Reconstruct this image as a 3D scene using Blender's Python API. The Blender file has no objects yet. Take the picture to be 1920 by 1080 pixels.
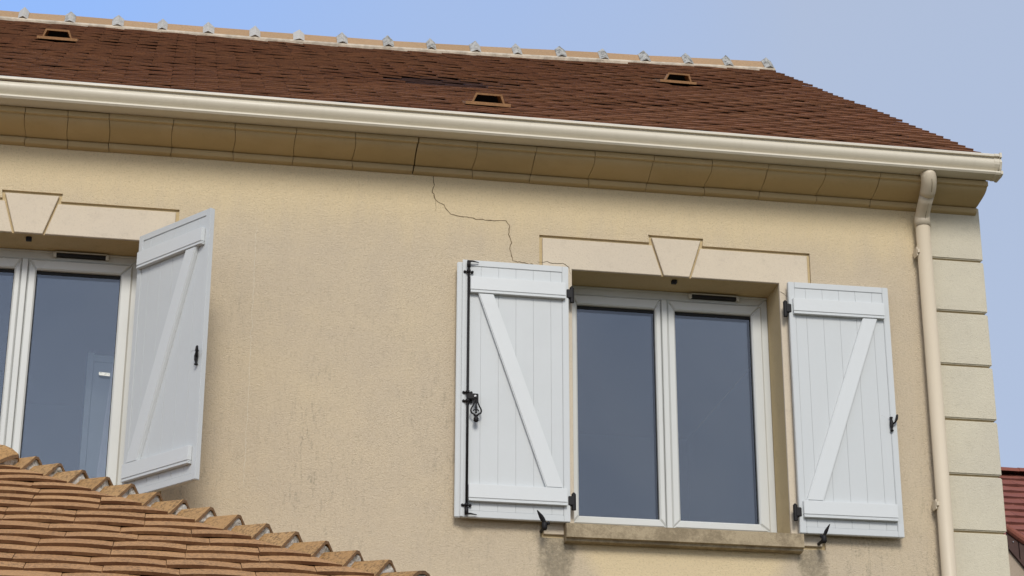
import bpy, bmesh, math, random
from mathutils import Vector, Matrix, noise
random.seed(7)
C = bpy.context.scene.collection
R = math.radians
H = 5.865            # height of the window head above the ground; z below is measured from it

# ------------------------------------------------------------------ camera, sky, sun
CX, CY, CZ, YAW, PITCH, ROLL, FPX = -2.17779, -10.47477, -4.26518, .173814, .370529, .001664, 3866.0
cy_, sy_, cp_, sp_ = math.cos(YAW), math.sin(YAW), math.cos(PITCH), math.sin(PITCH)
fw = Vector((sy_*cp_, cy_*cp_, sp_)); rt = Vector((cy_, -sy_, 0)); up = rt.cross(fw)
cr_, sr_ = math.cos(ROLL), math.sin(ROLL)
rt, up = cr_*rt+sr_*up, -sr_*rt+cr_*up
cam_d = bpy.data.cameras.new('camera'); cam = bpy.data.objects.new('camera', cam_d); C.objects.link(cam)
cam.matrix_world = Matrix(((rt.x, up.x, -fw.x, CX), (rt.y, up.y, -fw.y, CY), (rt.z, up.z, -fw.z, CZ+H), (0, 0, 0, 1)))
cam_d.sensor_width = 36; cam_d.lens = FPX/1920*36; cam_d.clip_start = .1; cam_d.clip_end = 2000
bpy.context.scene.camera = cam

SUN_EL, SUN_AZ = R(36), R(-3)          # azimuth from -Y (the side of the camera) towards -X when negative
world = bpy.data.worlds.new('World'); bpy.context.scene.world = world; world.use_nodes = True
wn = world.node_tree; wn.nodes.clear()
def WN(t, **k):
    n = wn.nodes.new(t)
    for a, b in k.items(): setattr(n, a, b)
    return n
sky = WN('ShaderNodeTexSky', sky_type='NISHITA'); sky.sun_disc = False
sky.sun_elevation = SUN_EL; sky.sun_rotation = math.pi+SUN_AZ; sky.air_density = 1.0; sky.dust_density = .6; sky.ozone_density = 1.4
tc = WN('ShaderNodeTexCoord')
sep = WN('ShaderNodeSeparateXYZ'); wn.links.new(tc.outputs['Generated'], sep.inputs[0])
nz = WN('ShaderNodeTexNoise'); nz.inputs['Scale'].default_value = 1.6; nz.inputs['Detail'].default_value = 4; nz.inputs['Roughness'].default_value = .45
wn.links.new(tc.outputs['Generated'], nz.inputs['Vector'])
cl = WN('ShaderNodeMapRange'); cl.inputs[1].default_value = .36; cl.inputs[2].default_value = 1.0; cl.inputs[3].default_value = .0; cl.inputs[4].default_value = 1.0
ad = WN('ShaderNodeMath', operation='MULTIPLY_ADD'); ad.inputs[1].default_value = 1.3; wn.links.new(sep.outputs[0], ad.inputs[0]); wn.links.new(nz.outputs['Fac'], ad.inputs[2])
wn.links.new(ad.outputs[0], cl.inputs[0])
mx = WN('ShaderNodeMix', data_type='RGBA'); wn.links.new(cl.outputs[0], mx.inputs['Factor'])
mx.inputs['A'].default_value = (2.6, 5.9, 13.6, 1); mx.inputs['B'].default_value = (5.3, 6.3, 8.4, 1)     # clear blue -> thin high cloud
mx2 = WN('ShaderNodeMix', data_type='RGBA'); mx2.inputs['Factor'].default_value = .85
wn.links.new(sky.outputs[0], mx2.inputs['A'])
# the bright overcast sheet that fills the rest of the sky, on the side the camera stands
ov = WN('ShaderNodeMapRange'); ov.interpolation_type = 'SMOOTHSTEP'; ov.inputs[1].default_value = .62; ov.inputs[2].default_value = -.35; ov.inputs[3].default_value = 0; ov.inputs[4].default_value = .93
wn.links.new(sep.outputs[1], ov.inputs[0])
nz2 = WN('ShaderNodeTexNoise'); nz2.inputs['Scale'].default_value = 4.2; nz2.inputs['Detail'].default_value = 5; nz2.inputs['Roughness'].default_value = .5; nz2.inputs['Distortion'].default_value = .6
wn.links.new(tc.outputs['Generated'], nz2.inputs['Vector'])
rm2 = WN('ShaderNodeMapRange'); rm2.inputs[1].default_value = .3; rm2.inputs[2].default_value = .7; wn.links.new(nz2.outputs['Fac'], rm2.inputs[0])
cmx = WN('ShaderNodeMix', data_type='RGBA'); cmx.inputs['A'].default_value = (4.6, 5.4, 7.3, 1); cmx.inputs['B'].default_value = (10.4, 10.4, 10.8, 1); wn.links.new(rm2.outputs[0], cmx.inputs['Factor'])
omx = WN('ShaderNodeMix', data_type='RGBA'); wn.links.new(ov.outputs[0], omx.inputs['Factor']); wn.links.new(mx.outputs['Result'], omx.inputs['A']); # brighter cloud bank low down towards the left behind the camera (the left window mirrors it)
b1 = WN('ShaderNodeMapRange'); b1.interpolation_type = 'SMOOTHSTEP'; b1.inputs[1].default_value = .46; b1.inputs[2].default_value = .16; wn.links.new(sep.outputs[2], b1.inputs[0])
b2 = WN('ShaderNodeMapRange'); b2.interpolation_type = 'SMOOTHSTEP'; b2.inputs[1].default_value = .22; b2.inputs[2].default_value = -.16; wn.links.new(sep.outputs[0], b2.inputs[0])
b3 = WN('ShaderNodeMath', operation='MULTIPLY'); wn.links.new(b1.outputs[0], b3.inputs[0]); wn.links.new(b2.outputs[0], b3.inputs[1])
bmx = WN('ShaderNodeMix', data_type='RGBA'); bmx.inputs['B'].default_value = (13.5, 14.5, 16.5, 1); wn.links.new(b3.outputs[0], bmx.inputs['Factor']); wn.links.new(cmx.outputs['Result'], bmx.inputs['A'])
wn.links.new(bmx.outputs['Result'], omx.inputs['B'])
wn.links.new(omx.outputs['Result'], mx2.inputs['B'])
bg = WN('ShaderNodeBackground'); bg.inputs['Strength'].default_value = .058; wn.links.new(mx2.outputs['Result'], bg.inputs['Color'])
wo = WN('ShaderNodeOutputWorld'); wn.links.new(bg.outputs[0], wo.inputs['Surface'])

sd = bpy.data.lights.new('sun', 'SUN'); sd.energy = 1.5; sd.angle = R(19); sd.color = (1, .955, .88)
sun = bpy.data.objects.new('sun', sd); C.objects.link(sun); sun.location = (0, -20, 30)
sdir = Vector((math.sin(SUN_AZ)*math.cos(SUN_EL), -math.cos(SUN_AZ)*math.cos(SUN_EL), math.sin(SUN_EL)))
sun.rotation_euler = sdir.to_track_quat('Z', 'Y').to_euler()
vs = bpy.context.scene.view_settings
vs.view_transform = 'Standard'; vs.look = 'None'; vs.exposure = 0.67; vs.gamma = 1; vs.use_curve_mapping = False

# ------------------------------------------------------------------ materials
class Mat:
    def __init__(s, name, rough=.8, spec=.3):
        s.m = bpy.data.materials.new(name); s.m.use_nodes = True; s.t = s.m.node_tree
        s.b = s.t.nodes['Principled BSDF']; s.b.inputs['Roughness'].default_value = rough; s.b.inputs['Specular IOR Level'].default_value = spec
        s.co = s.n('ShaderNodeTexCoord').outputs['Object']
    def n(s, t, **k):
        q = s.t.nodes.new(t)
        for a, b in k.items(): setattr(q, a, b)
        return q
    def l(s, a, b): s.t.links.new(a, b)
    def setin(s, inp, v):
        if hasattr(v, 'is_linked') or hasattr(v, 'links'): s.l(v, inp)
        elif isinstance(v, tuple): inp.default_value = (*v, 1)[:4]
        else: inp.default_value = v
    def noise(s, scale, detail=3, rough=.5, vec=None, stretch=None, off=0):
        v = vec or s.co
        if stretch or off:
            mp = s.n('ShaderNodeMapping'); s.l(v, mp.inputs[0]); mp.inputs['Scale'].default_value = stretch or (1, 1, 1); mp.inputs['Location'].default_value = (off, off, off); v = mp.outputs[0]
        q = s.n('ShaderNodeTexNoise'); s.l(v, q.inputs['Vector']); q.inputs['Scale'].default_value = scale; q.inputs['Detail'].default_value = detail; q.inputs['Roughness'].default_value = rough
        return q.outputs['Fac']
    def ramp(s, v, a, b, lo=0., hi=1., smooth=True):
        q = s.n('ShaderNodeMapRange'); q.interpolation_type = 'SMOOTHSTEP' if smooth else 'LINEAR'
        s.l(v, q.inputs[0]); q.inputs[1].default_value = a; q.inputs[2].default_value = b; q.inputs[3].default_value = lo; q.inputs[4].default_value = hi
        return q.outputs[0]
    def math(s, op, a, b=0.):
        q = s.n('ShaderNodeMath', operation=op); s.setin(q.inputs[0], a); s.setin(q.inputs[1], b); return q.outputs[0]
    def mix(s, f, a, b, mode='MIX'):
        q = s.n('ShaderNodeMix', data_type='RGBA', blend_type=mode); s.setin(q.inputs['Factor'], f); s.setin(q.inputs['A'], a); s.setin(q.inputs['B'], b); return q.outputs['Result']
    def xyz(s):
        q = s.n('ShaderNodeSeparateXYZ'); s.l(s.co, q.inputs[0]); return q.outputs
    def bump(s, h, strength, dist):
        q = s.n('ShaderNodeBump'); s.l(h, q.inputs['Height']); q.inputs['Strength'].default_value = strength; q.inputs['Distance'].default_value = dist
        s.l(q.outputs[0], s.b.inputs['Normal']); return q
    def color(s, v): s.setin(s.b.inputs['Base Color'], v)
    def attr(s, name):
        q = s.n('ShaderNodeAttribute', attribute_name=name); return q.outputs['Fac']

def blob(M, x, z, cx, cz, rx, rz):
    """soft round mask in the wall's own x,z"""
    a = M.math('DIVIDE', M.math('SUBTRACT', x, cx), rx); b = M.math('DIVIDE', M.math('SUBTRACT', z, cz), rz)
    d = M.math('ADD', M.math('MULTIPLY', a, a), M.math('MULTIPLY', b, b))
    return M.ramp(d, 0, 1, 1, 0)

def stucco(name, warm, grey, stains=True, bump=.9, grain=1.0):
    M = Mat(name, .93, .15); X, Y, Z = M.xyz()
    big = M.noise(1.5, 4, .55); med = M.noise(7, 4, .6); stre = M.noise(9, 4, .6, stretch=(1, 1, .16)); fine = M.noise(150, 2, .6); grit = M.noise(75, 3, .7)
    if stains:
        zz = M.math('SUBTRACT', Z, H)
        # rain-washed band above, colour lightened against the eaves shade; greyer weathering below it
        e = M.math('ADD', zz, M.math('MULTIPLY', M.math('SUBTRACT', stre, .5), .30))
        g = M.ramp(e, .42, .02)
        g = M.math('MULTIPLY', g, M.ramp(big, .25, .6, .72, 1))
        # a washed warm patch under the sill, mould at its two ends
        xs = M.math('ABSOLUTE', M.math('SUBTRACT', X, .6))
        lip = M.math('ADD', xs, M.math('MULTIPLY', M.math('SUBTRACT', -1.55, zz), .62))
        clean = M.math('MULTIPLY', M.ramp(M.math('ADD', lip, M.math('MULTIPLY', M.math('SUBTRACT', med, .5), .12)), .66, .52), M.ramp(zz, -1.50, -1.53))
        g = M.math('MULTIPLY', g, M.math('SUBTRACT', 1, clean))
        col = M.mix(g, warm, grey)
        st2 = M.noise(42, 3, .6, stretch=(1, 1, .2)); sp = M.math('MULTIPLY', M.ramp(M.math('ADD', st2, M.math('MULTIPLY', M.math('SUBTRACT', grit, .5), .8)), .52, .74), M.ramp(M.noise(2.6, 3, .5, stretch=(1, 1, .5)), .38, .66, .15, 1))
        low = M.ramp(zz, .2, -1.3, .10, .5)
        col = M.mix(M.math('MULTIPLY', M.math('MULTIPLY', sp, low), M.math('SUBTRACT', 1, clean)), col, (.21, .19, .145))
        mould = None
        for cx, cz, rx, rz, k in ((-.10, -1.66, .15, .26, .95), (-.04, -1.60, .08, .12, .9), (1.32, -1.66, .13, .24, .9), (1.27, -1.62, .07, .12, .9), (.12-.75, -1.56, .5, .18, .4), (1.62, -1.58, .36, .14, .35), (2.02, -.9, .07, 1.5, .4), (2.0, .42, .14, .12, .35), (-.9, -1.5, .6, .5, .25)):
            b = M.math('MULTIPLY', blob(M, X, zz, cx, cz, rx, rz), k)
            mould = b if mould is None else M.math('MAXIMUM', mould, b)
        mk = M.ramp(M.math('ADD', M.math('MULTIPLY', mould, .9), M.math('MULTIPLY', M.math('SUBTRACT', M.noise(40, 4, .7), .5), 1.1)), .3, 1.0)
        mk = M.math('MULTIPLY', mk, M.math('SUBTRACT', 1, M.math('MULTIPLY', clean, .9)))
        col = M.mix(M.math('MULTIPLY', mk, .65), col, (.10, .09, .065))
        # long faint vertical run-off line
    else:
        col = M.mix(M.ramp(big, .35, .7), warm, grey)
        col = M.mix(M.ramp(M.noise(12, 5, .7), .52, .8, 0, .35), col, tuple(c*.62 for c in warm))
    col = M.mix(M.ramp(M.noise(95, 3, .75), .50, .72, 0, .42*grain), col, tuple(c*.45 for c in warm))
    col = M.mix(M.ramp(med, .3, .8, 0, .14), col, tuple(min(1, c*1.12) for c in warm))
    M.color(col)
    wv = M.n('ShaderNodeTexNoise'); wv.inputs['Scale'].default_value = 78; wv.inputs['Detail'].default_value = 3; wv.inputs['Distortion'].default_value = 1.6; wv.inputs['Roughness'].default_value = .65; M.l(M.co, wv.inputs['Vector'])
    hsum = M.math('ADD', wv.outputs['Fac'], M.math('MULTIPLY', fine, .5))
    M.bump(hsum, bump, .006)
    return M.m

M_WALL = stucco('stucco_cream', (.70, .57, .36), (.565, .472, .345))
M_GROOVE = stucco('stucco_groove', (.50, .40, .24), (.45, .37, .24), False, .3)
M_STONE = stucco('stone_render_pale', (.65, .56, .43), (.61, .53, .42), False, .3, .5)
M_QUOIN = stucco('quoin_render', (.61, .56, .435), (.56, .515, .41), False, .6, .45)
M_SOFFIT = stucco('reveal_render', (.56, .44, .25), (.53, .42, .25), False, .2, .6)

def cornice_mat():
    M = Mat('cornice_stone', .85, .25); big = M.noise(1.2, 4); f = M.noise(45, 4, .7); st = M.noise(5, 3, .5, stretch=(1, 1, 3))
    c = M.mix(M.ramp(big, .35, .7), (.50, .38, .205), (.43, .335, .19)); c = M.mix(M.ramp(f, .5, .85, 0, .3), c, (.30, .22, .12)); c = M.mix(M.ramp(st, .45, .75, 0, .3), c, (.56, .44, .27))
    M.color(c); M.bump(M.noise(160, 3), .2, .002); return M.m
M_CORN = cornice_mat()

def pvc(name, col, rough=.38, dirt=.25, dirtcol=(.30, .27, .2), spec=.45):
    M = Mat(name, rough, spec); a = M.noise(2.2, 5, .6); b = M.noise(14, 4, .7, stretch=(1, 1, .25)); f = M.noise(90, 3, .7)
    c = M.mix(M.ramp(a, .35, .75, 0, .35), col, tuple(x*.88 for x in col))
    c = M.mix(M.math('MULTIPLY', M.ramp(b, .5, .85), M.ramp(f, .3, .8, .2*dirt, dirt)), c, dirtcol)
    M.color(c); r = M.ramp(a, .3, .7, rough-.06, rough+.12); M.l(r, M.b.inputs['Roughness']); M.bump(M.noise(6, 3), .05, .004); return M.m
M_GUT = pvc('gutter_sand_pvc', (.62, .565, .45), .42, .35)
M_PIPE = pvc('pipe_sand_pvc', (.60, .515, .385), .45, .2)
M_SHUT = pvc('shutter_white_pvc', (.56, .582, .583), .36, .12, (.42, .41, .38))
M_BRACE = pvc('brace_white_pvc', (.63, .652, .652), .34, .1, (.42, .41, .38))
M_FRAME = pvc('window_white_pvc', (.60, .61, .585), .32, .2, (.40, .38, .33))
M_CAPW = pvc('vent_cap_pvc', (.60, .59, .53), .4, .3)

def simple(name, col, rough=.8, spec=.3, var=.2, scale=20, bump=0, metallic=0):
    M = Mat(name, rough, spec); c = M.mix(M.ramp(M.noise(scale, 4, .6), .3, .75), col, tuple(x*(1-var) for x in col)); M.color(c); M.b.inputs['Metallic'].default_value = metallic
    if bump: M.bump(M.noise(scale*5, 3, .6), bump, .004)
    return M.m
M_IRON = simple('black_iron', (.010, .009, .010), .6, .3, .3, 60, .15)
M_RUBBER = simple('black_seal', (.012, .012, .012), .6, .3)
M_DARK = simple('crack_dark', (.16, .115, .065), .95, .05)
M_FILL = simple('pale_filler', (.72, .66, .54), .9, .1)
M_DEBRIS = simple('steel_screw', (.45, .45, .45), .35, .5, .2, 60, 0, .8)

def mortar_mat():
    M = Mat('mortar', .95, .1); c = M.mix(M.ramp(M.noise(28, 5, .75), .42, .64), (.60, .57, .51), (.20, .185, .145)); c = M.mix(M.ramp(M.noise(9, 3), .5, .7, 0, .6), c, (.62, .59, .54)); M.color(c)
    M.bump(M.noise(55, 4, .7), .9, .012); return M.m
M_MORT = mortar_mat()
def collar_mat():
    M = Mat('collar_mortar', .95, .1); c = M.mix(M.ramp(M.noise(30, 5, .75), .40, .66), (.43, .42, .38), (.13, .125, .11)); M.color(M.mix(M.ramp(M.noise(.6, 2), .42, .6), c, (.46, .44, .40))); M.bump(M.noise(60, 4, .7), .7, .008); return M.m
M_COLLAR = collar_mat()
M_BED = simple('mortar_bed', (.58, .50, .39), .95, .1, .4, 14, .6)

def tile_mat(name, a, b, dark, spots, red=(.25, .08, .04), spotk=.7, bumpd=.003):
    M = Mat(name, .88, .2); t = M.attr('tint')
    geo = M.n('ShaderNodeNewGeometry').outputs['Position']
    n1 = M.noise(5, 4, .6, vec=geo); n2 = M.noise(70, 4, .75, vec=geo); n3 = M.noise(1.1, 3, .5, vec=geo); n4 = M.noise(180, 2, .6, vec=geo)
    c = M.mix(M.math('ADD', M.math('MULTIPLY', t, .75), M.math('MULTIPLY', n1, .3)), a, b)
    c = M.mix(M.ramp(n3, .4, .7, 0, .35), c, red)
    c = M.mix(M.math('MULTIPLY', M.ramp(n2, .46, .60), M.ramp(n1, .3, .65, .3*spotk, spotk)), c, spots)
    c = M.mix(M.ramp(n4, .4, .8, 0, .25), c, tuple(min(1, x*1.3) for x in b))
    d = M.attr('stain_shade'); c = M.mix(d, c, dark)  # dark stained patch, plus shade painted on the butt ends
    M.color(c); M.bump(M.math('ADD', n2, n4), .6, bumpd); return M.m
M_TILE_UP = tile_mat('roof_tile_brown', (.185, .072, .026), (.26, .112, .045), (.046, .024, .020), (.09, .042, .022), (.20, .070, .030))
M_TILE_LOW = tile_mat('porch_tile_ochre', (.38, .20, .085), (.49, .275, .12), (.080, .032, .012), (.085, .05, .028), (.33, .16, .07), .75)
M_TILE_HIP = tile_mat('hip_tile_ochre', (.36, .20, .075), (.44, .265, .115), (.10, .06, .04), (.12, .075, .035), (.38, .19, .09), .85)
M_TILE_RIDGE = tile_mat('ridge_tile_sand', (.33, .205, .105), (.40, .265, .15), (.2, .12, .07), (.26, .17, .09), (.48, .28, .15), .5)
M_TILE_NEI = tile_mat('neighbour_tile_red', (.20, .065, .045), (.27, .10, .07), (.05, .02, .02), (.12, .05, .04), (.22, .07, .045), .4)
M_VENT = tile_mat('vent_tile_ochre', (.33, .18, .085), (.40, .23, .11), (.1, .06, .04), (.18, .1, .05), (.35, .18, .09), .5)
M_CLAD = simple('dark_brown_cladding', (.075, .038, .030), .6, .3, .3, 8, .2)
M_NWALL = stucco('neighbour_render', (.42, .33, .25), (.38, .31, .24), False, .3)
M_WOOD = simple('dark_underlay', (.05, .035, .025), .9, .1)
M_FASC = simple('dark_fascia', (.06, .055, .055), .6, .3)
M_SILL = (lambda: (lambda M: (M.color(M.mix(M.ramp(M.math('ADD', M.noise(30, 5, .75), M.math('MULTIPLY', M.noise(5, 3), .8)), .72, 1.08), (.40, .325, .215), (.25, .20, .13))), M.bump(M.noise(90, 4, .7), .6, .004), M.m)[-1])(Mat('sill_stone', .95, .1)))()
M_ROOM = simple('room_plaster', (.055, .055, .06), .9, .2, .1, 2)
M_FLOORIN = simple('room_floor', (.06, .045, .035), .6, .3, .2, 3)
M_DOOR = simple('interior_door_paint', (.62, .68, .71), .5, .4, .05, 3)
M_CURT = simple('curtain_cloth', (.92, .90, .94), .95, .1, .1, 4)
M_LABEL = simple('paper_label', (.8, .8, .76), .8, .2, .05, 5)
def label_mat():
    M = Mat('paper_label_printed', .7, .2); w = M.noise(90, 1, .2, stretch=(1, 1, 1)); M.color(M.mix(M.ramp(w, .56, .62, 0, .6), (.78, .80, .76), (.3, .35, .33))); return M.m
M_LABEL = label_mat()

def glass_mat():
    m = bpy.data.materials.new('window_glass'); m.use_nodes = True; t = m.node_tree; t.nodes.clear()
    o = t.nodes.new('ShaderNodeOutputMaterial'); mixs = t.nodes.new('ShaderNodeMixShader'); tr = t.nodes.new('ShaderNodeBsdfTransparent'); gl = t.nodes.new('ShaderNodeBsdfGlossy'); fr = t.nodes.new('ShaderNodeFresnel')
    fr.inputs['IOR'].default_value = 2.0; tr.inputs['Color'].default_value = (.93, .95, .95, 1); gl.inputs['Roughness'].default_value = .0; gl.inputs['Color'].default_value = (.80, .88, 1, 1)
    tcn = t.nodes.new('ShaderNodeTexCoord'); nn = t.nodes.new('ShaderNodeTexNoise'); nn.inputs['Scale'].default_value = 2.2; nn.inputs['Detail'].default_value = 1
    bp = t.nodes.new('ShaderNodeBump'); bp.inputs['Strength'].default_value = .04; bp.inputs['Distance'].default_value = .02
    t.links.new(tcn.outputs['Object'], nn.inputs['Vector']); t.links.new(nn.outputs['Fac'], bp.inputs['Height']); t.links.new(bp.outputs[0], gl.inputs['Normal'])
    t.links.new(fr.outputs[0], mixs.inputs[0]); t.links.new(tr.outputs[0], mixs.inputs[1]); t.links.new(gl.outputs[0], mixs.inputs[2]); t.links.new(mixs.outputs[0], o.inputs['Surface'])
    return m
M_GLASS = glass_mat()
def ground_mat():
    M = Mat('garden_ground', .95, .1); a = M.noise(.35, 4, .6); b = M.noise(9, 5, .7)
    M.color(M.mix(M.ramp(b, .3, .7), M.mix(M.ramp(a, .42, .55), (.18, .145, .095), (.08, .085, .035)), (.12, .10, .06))); M.bump(b, .5, .02); return M.m
M_GROUND = ground_mat()

# ------------------------------------------------------------------ mesh helpers
def link(name, me, m, parent=None, smooth=False):
    o = bpy.data.objects.new(name, me); C.objects.link(o)
    if m and not me.materials: me.materials.append(m)
    if parent: o.parent = parent
    if smooth:
        for p in me.polygons: p.use_smooth = True
    return o
def finish(name, bm, m, parent=None, smooth=False, norm=True):
    if norm: bmesh.ops.recalc_face_normals(bm, faces=bm.faces)
    me = bpy.data.meshes.new(name); bm.to_mesh(me); bm.free()
    return link(name, me, m, parent, smooth)
def empty(name, label, cat, loc=(0, 0, 0), group=None):
    o = bpy.data.objects.new(name, None); C.objects.link(o); o.location = loc; o.empty_display_size = .3
    o['label'] = label; o['category'] = cat
    if group: o['group'] = group
    return o
def abox(bm, x0, x1, y0, y1, z0, z1, ch=0):
    """box; z measured from the window head"""
    vs = [bm.verts.new((x, y, z+H)) for z in (z0, z1) for x, y in ((x0, y0), (x1, y0), (x1, y1), (x0, y1))]
    fs = [bm.faces.new([vs[i] for i in f]) for f in ((3, 2, 1, 0), (4, 5, 6, 7), (0, 1, 5, 4), (1, 2, 6, 5), (2, 3, 7, 6), (3, 0, 4, 7))]
    if ch:
        es = list({e for f in fs for e in f.edges}); bmesh.ops.bevel(bm, geom=es, offset=ch, segments=1, affect='EDGES', profile=.5)
def box(name, x0, x1, y0, y1, z0, z1, m, parent, ch=0):
    bm = bmesh.new(); abox(bm, x0, x1, y0, y1, z0, z1, ch); return finish(name, bm, m, parent)
def aprism(bm, prof, x0, x1, ox=None, cap=True, zofs=H):
    """profile of (y, z) swept along x"""
    a = [bm.verts.new((x0, y, z+zofs)) for y, z in prof]; b = [bm.verts.new((x1, y, z+zofs)) for y, z in prof]; n = len(prof)
    for i in range(n): bm.faces.new((a[i], a[(i+1) % n], b[(i+1) % n], b[i]))
    if cap: bm.faces.new(a); bm.faces.new(b[::-1])
def panel(name, loops, y0, y1, m, parent, ch=0):
    """flat slab in the x,z plane with holes, from y0 (front) to y1 (back)"""
    bm = bmesh.new(); es = []
    for lp in loops:
        v = [bm.verts.new((x, y0, z+H)) for x, z in lp]
        es += [bm.edges.new((v[i], v[(i+1) % len(v)])) for i in range(len(v))]
    bmesh.ops.triangle_fill(bm, edges=es, use_beauty=True, use_dissolve=False)
    r = bmesh.ops.extrude_face_region(bm, geom=list(bm.faces))
    bmesh.ops.translate(bm, verts=[g for g in r['geom'] if isinstance(g, bmesh.types.BMVert)], vec=(0, y1-y0, 0))
    if ch:
        bm.normal_update()
        e = [e for e in bm.edges if len(e.link_faces) == 2 and all(abs(v.co.y-y0) < 1e-6 for v in e.verts) and e.calc_face_angle(0) > .5]
        bmesh.ops.bevel(bm, geom=e, offset=ch, segments=1, affect='EDGES')
    return finish(name, bm, m, parent)
def atube(bm, pts, rad, seg=12, caps=True):
    rings = []; n = len(pts); pts = [Vector(p) for p in pts]
    for i, p in enumerate(pts):
        t = (pts[min(i+1, n-1)]-pts[max(i-1, 0)]).normalized(); a = Vector((1, 0, 0)) if abs(t.x) < .9 else Vector((0, 1, 0))
        u = t.cross(a).normalized(); w = t.cross(u); r = rad[i] if isinstance(rad, (list, tuple)) else rad
        rings.append([bm.verts.new(p+Vector((0, 0, H))+r*(math.cos(2*math.pi*k/seg)*u+math.sin(2*math.pi*k/seg)*w)) for k in range(seg)])
    for a, b in zip(rings, rings[1:]):
        for k in range(seg): bm.faces.new((a[k], a[(k+1) % seg], b[(k+1) % seg], b[k]))
    if caps: bm.faces.new(rings[0][::-1]); bm.faces.new(rings[-1])
def tube(name, pts, rad, m, parent, seg=14):
    bm = bmesh.new(); atube(bm, pts, rad, seg); o = finish(name, bm, m, parent, True)
    for p in o.data.polygons:
        if len(p.vertices) > 4: p.use_smooth = False
    return o
def roughen(o, amp, scale, seed=0):
    for v in o.data.vertices:
        v.co += amp*noise.noise_vector(v.co*scale+Vector((seed, seed, seed)))

# ------------------------------------------------------------------ ground
bm = bmesh.new(); s = 400
bmesh.ops.create_grid(bm, x_segments=8, y_segments=8, size=s)
g = finish('ground', bm, M_GROUND); g['kind'] = 'structure'; g['label'] = 'flat garden ground round the houses'

# ------------------------------------------------------------------ house
house = empty('cream_house', 'cream rendered house with brown tiled roof, white shutters and cracked upper wall', 'house', (0, 0, 0))
XR, XL, YB = 2.437, -6.3, 7.94          # right corner, left end, back wall
WINX = (0.0, -3.569)
def lintel_hole(x0, g=.018):
    k = lambda z: (z/.2252)
    L = [(-.166-g, -1.522-g), (0, -1.522-g), (0, -1.47), (1.2, -1.47), (1.2, -1.522-g), (1.373+g, -1.522-g), (1.373+g, .1794+g), (.7325+g+.008, .1794+g), (.7469+g, .2252+g), (.4617-g, .2252+g), (.4753-g-.008, .1794+g), (-.166-g, .1794+g)]
    return [(x+x0, z) for x, z in L]
GR = .014
# back layer (seen in the grooves and reveals), front layer of render over it
QL = 2.105
holes = [[(x0, -1.462), (x0+1.2, -1.462), (x0+1.2, 0), (x0, 0)] for x0 in WINX]
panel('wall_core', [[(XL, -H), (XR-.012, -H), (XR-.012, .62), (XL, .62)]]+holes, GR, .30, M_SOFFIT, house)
panel('front_wall', [[(XL, -H), (QL-.012, -H), (QL-.012, .60), (XL, .60)]]+[lintel_hole(x0) for x0 in WINX], 0, GR-.001, M_WALL, house)
# side, back and gable walls
def gable(x0, x1, name):
    bm = bmesh.new()
    pr = [(.302, -H), (YB, -H), (YB, .56), (3.82, 3.02), (.302, .82)]
    aprism(bm, pr, x0, x1); return finish(name, bm, M_WALL, house)
gable(XR-.31, XR-.012, 'gable_wall'); gable(XL, XL+.3, 'gable_wall')
box('back_wall', XL+.302, XR-.312, YB-.3, YB, -H, .6, M_WALL, house)
for x0 in WINX:                      # surround: two L-shaped stones and a keystone
    a = [(-.166, -1.522), (0, -1.522), (0, 0), (.5288-.012, 0), (.4753-.012, .1794), (-.166, .1794)]
    b = [(1.2, -1.522), (1.373, -1.522), (1.373, .1794), (.7325+.012, .1794), (.6754+.012, 0), (1.2, 0)]
    k = [(.5288, 0), (.6754, 0), (.7469, .2252), (.4617, .2252)]
    for nm, p, yy in (('surround_stone', a, -.003), ('surround_stone', b, -.003), ('keystone', k, -.006)):
        panel(nm, [[(x+x0, z) for x, z in p]], yy, GR-.001, M_STONE, house, .003)
# quoins round the corner
z1 = .50; i = 0
qz = [.2199-.3237*i for i in range(-1, 20)]
tops = [.56]+[z-.006 for z in qz[1:]]; bots = [qz[1]+.006]+[z+.006 for z in qz[2:]]+[-H]
for zt, zb in zip(tops, bots):
    if zb < -H: zb = -H
    if zt <= zb: continue
    bm = bmesh.new(); j = random.uniform(-.0015, .0015)
    pr = [(QL, -.004+j), (XR+.004, -.004+j), (XR+.004, .42), (XR-.011, .42), (XR-.011, GR-.001), (QL, GR-.001)]
    a = [bm.verts.new((x, y, zb+H)) for x, y in pr]; b = [bm.verts.new((x, y, zt+H)) for x, y in pr]; n = len(pr)
    for q in range(n): bm.faces.new((a[q], a[(q+1) % n], b[(q+1) % n], b[q]))
    bm.faces.new(a[::-1]); bm.faces.new(b)
    bm.normal_update(); bmesh.ops.recalc_face_normals(bm, faces=bm.faces)
    es = [e for e in bm.edges if e.calc_length() > .2 and min(v.co.y for v in e.verts) < .0 or (abs(e.verts[0].co.x-e.verts[1].co.x) < 1e-6 and e.verts[0].co.x > XR)]
    bmesh.ops.bevel(bm, geom=es, offset=.006, segments=2, affect='EDGES')
    finish('quoin_block', bm, M_QUOIN, house)

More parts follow.
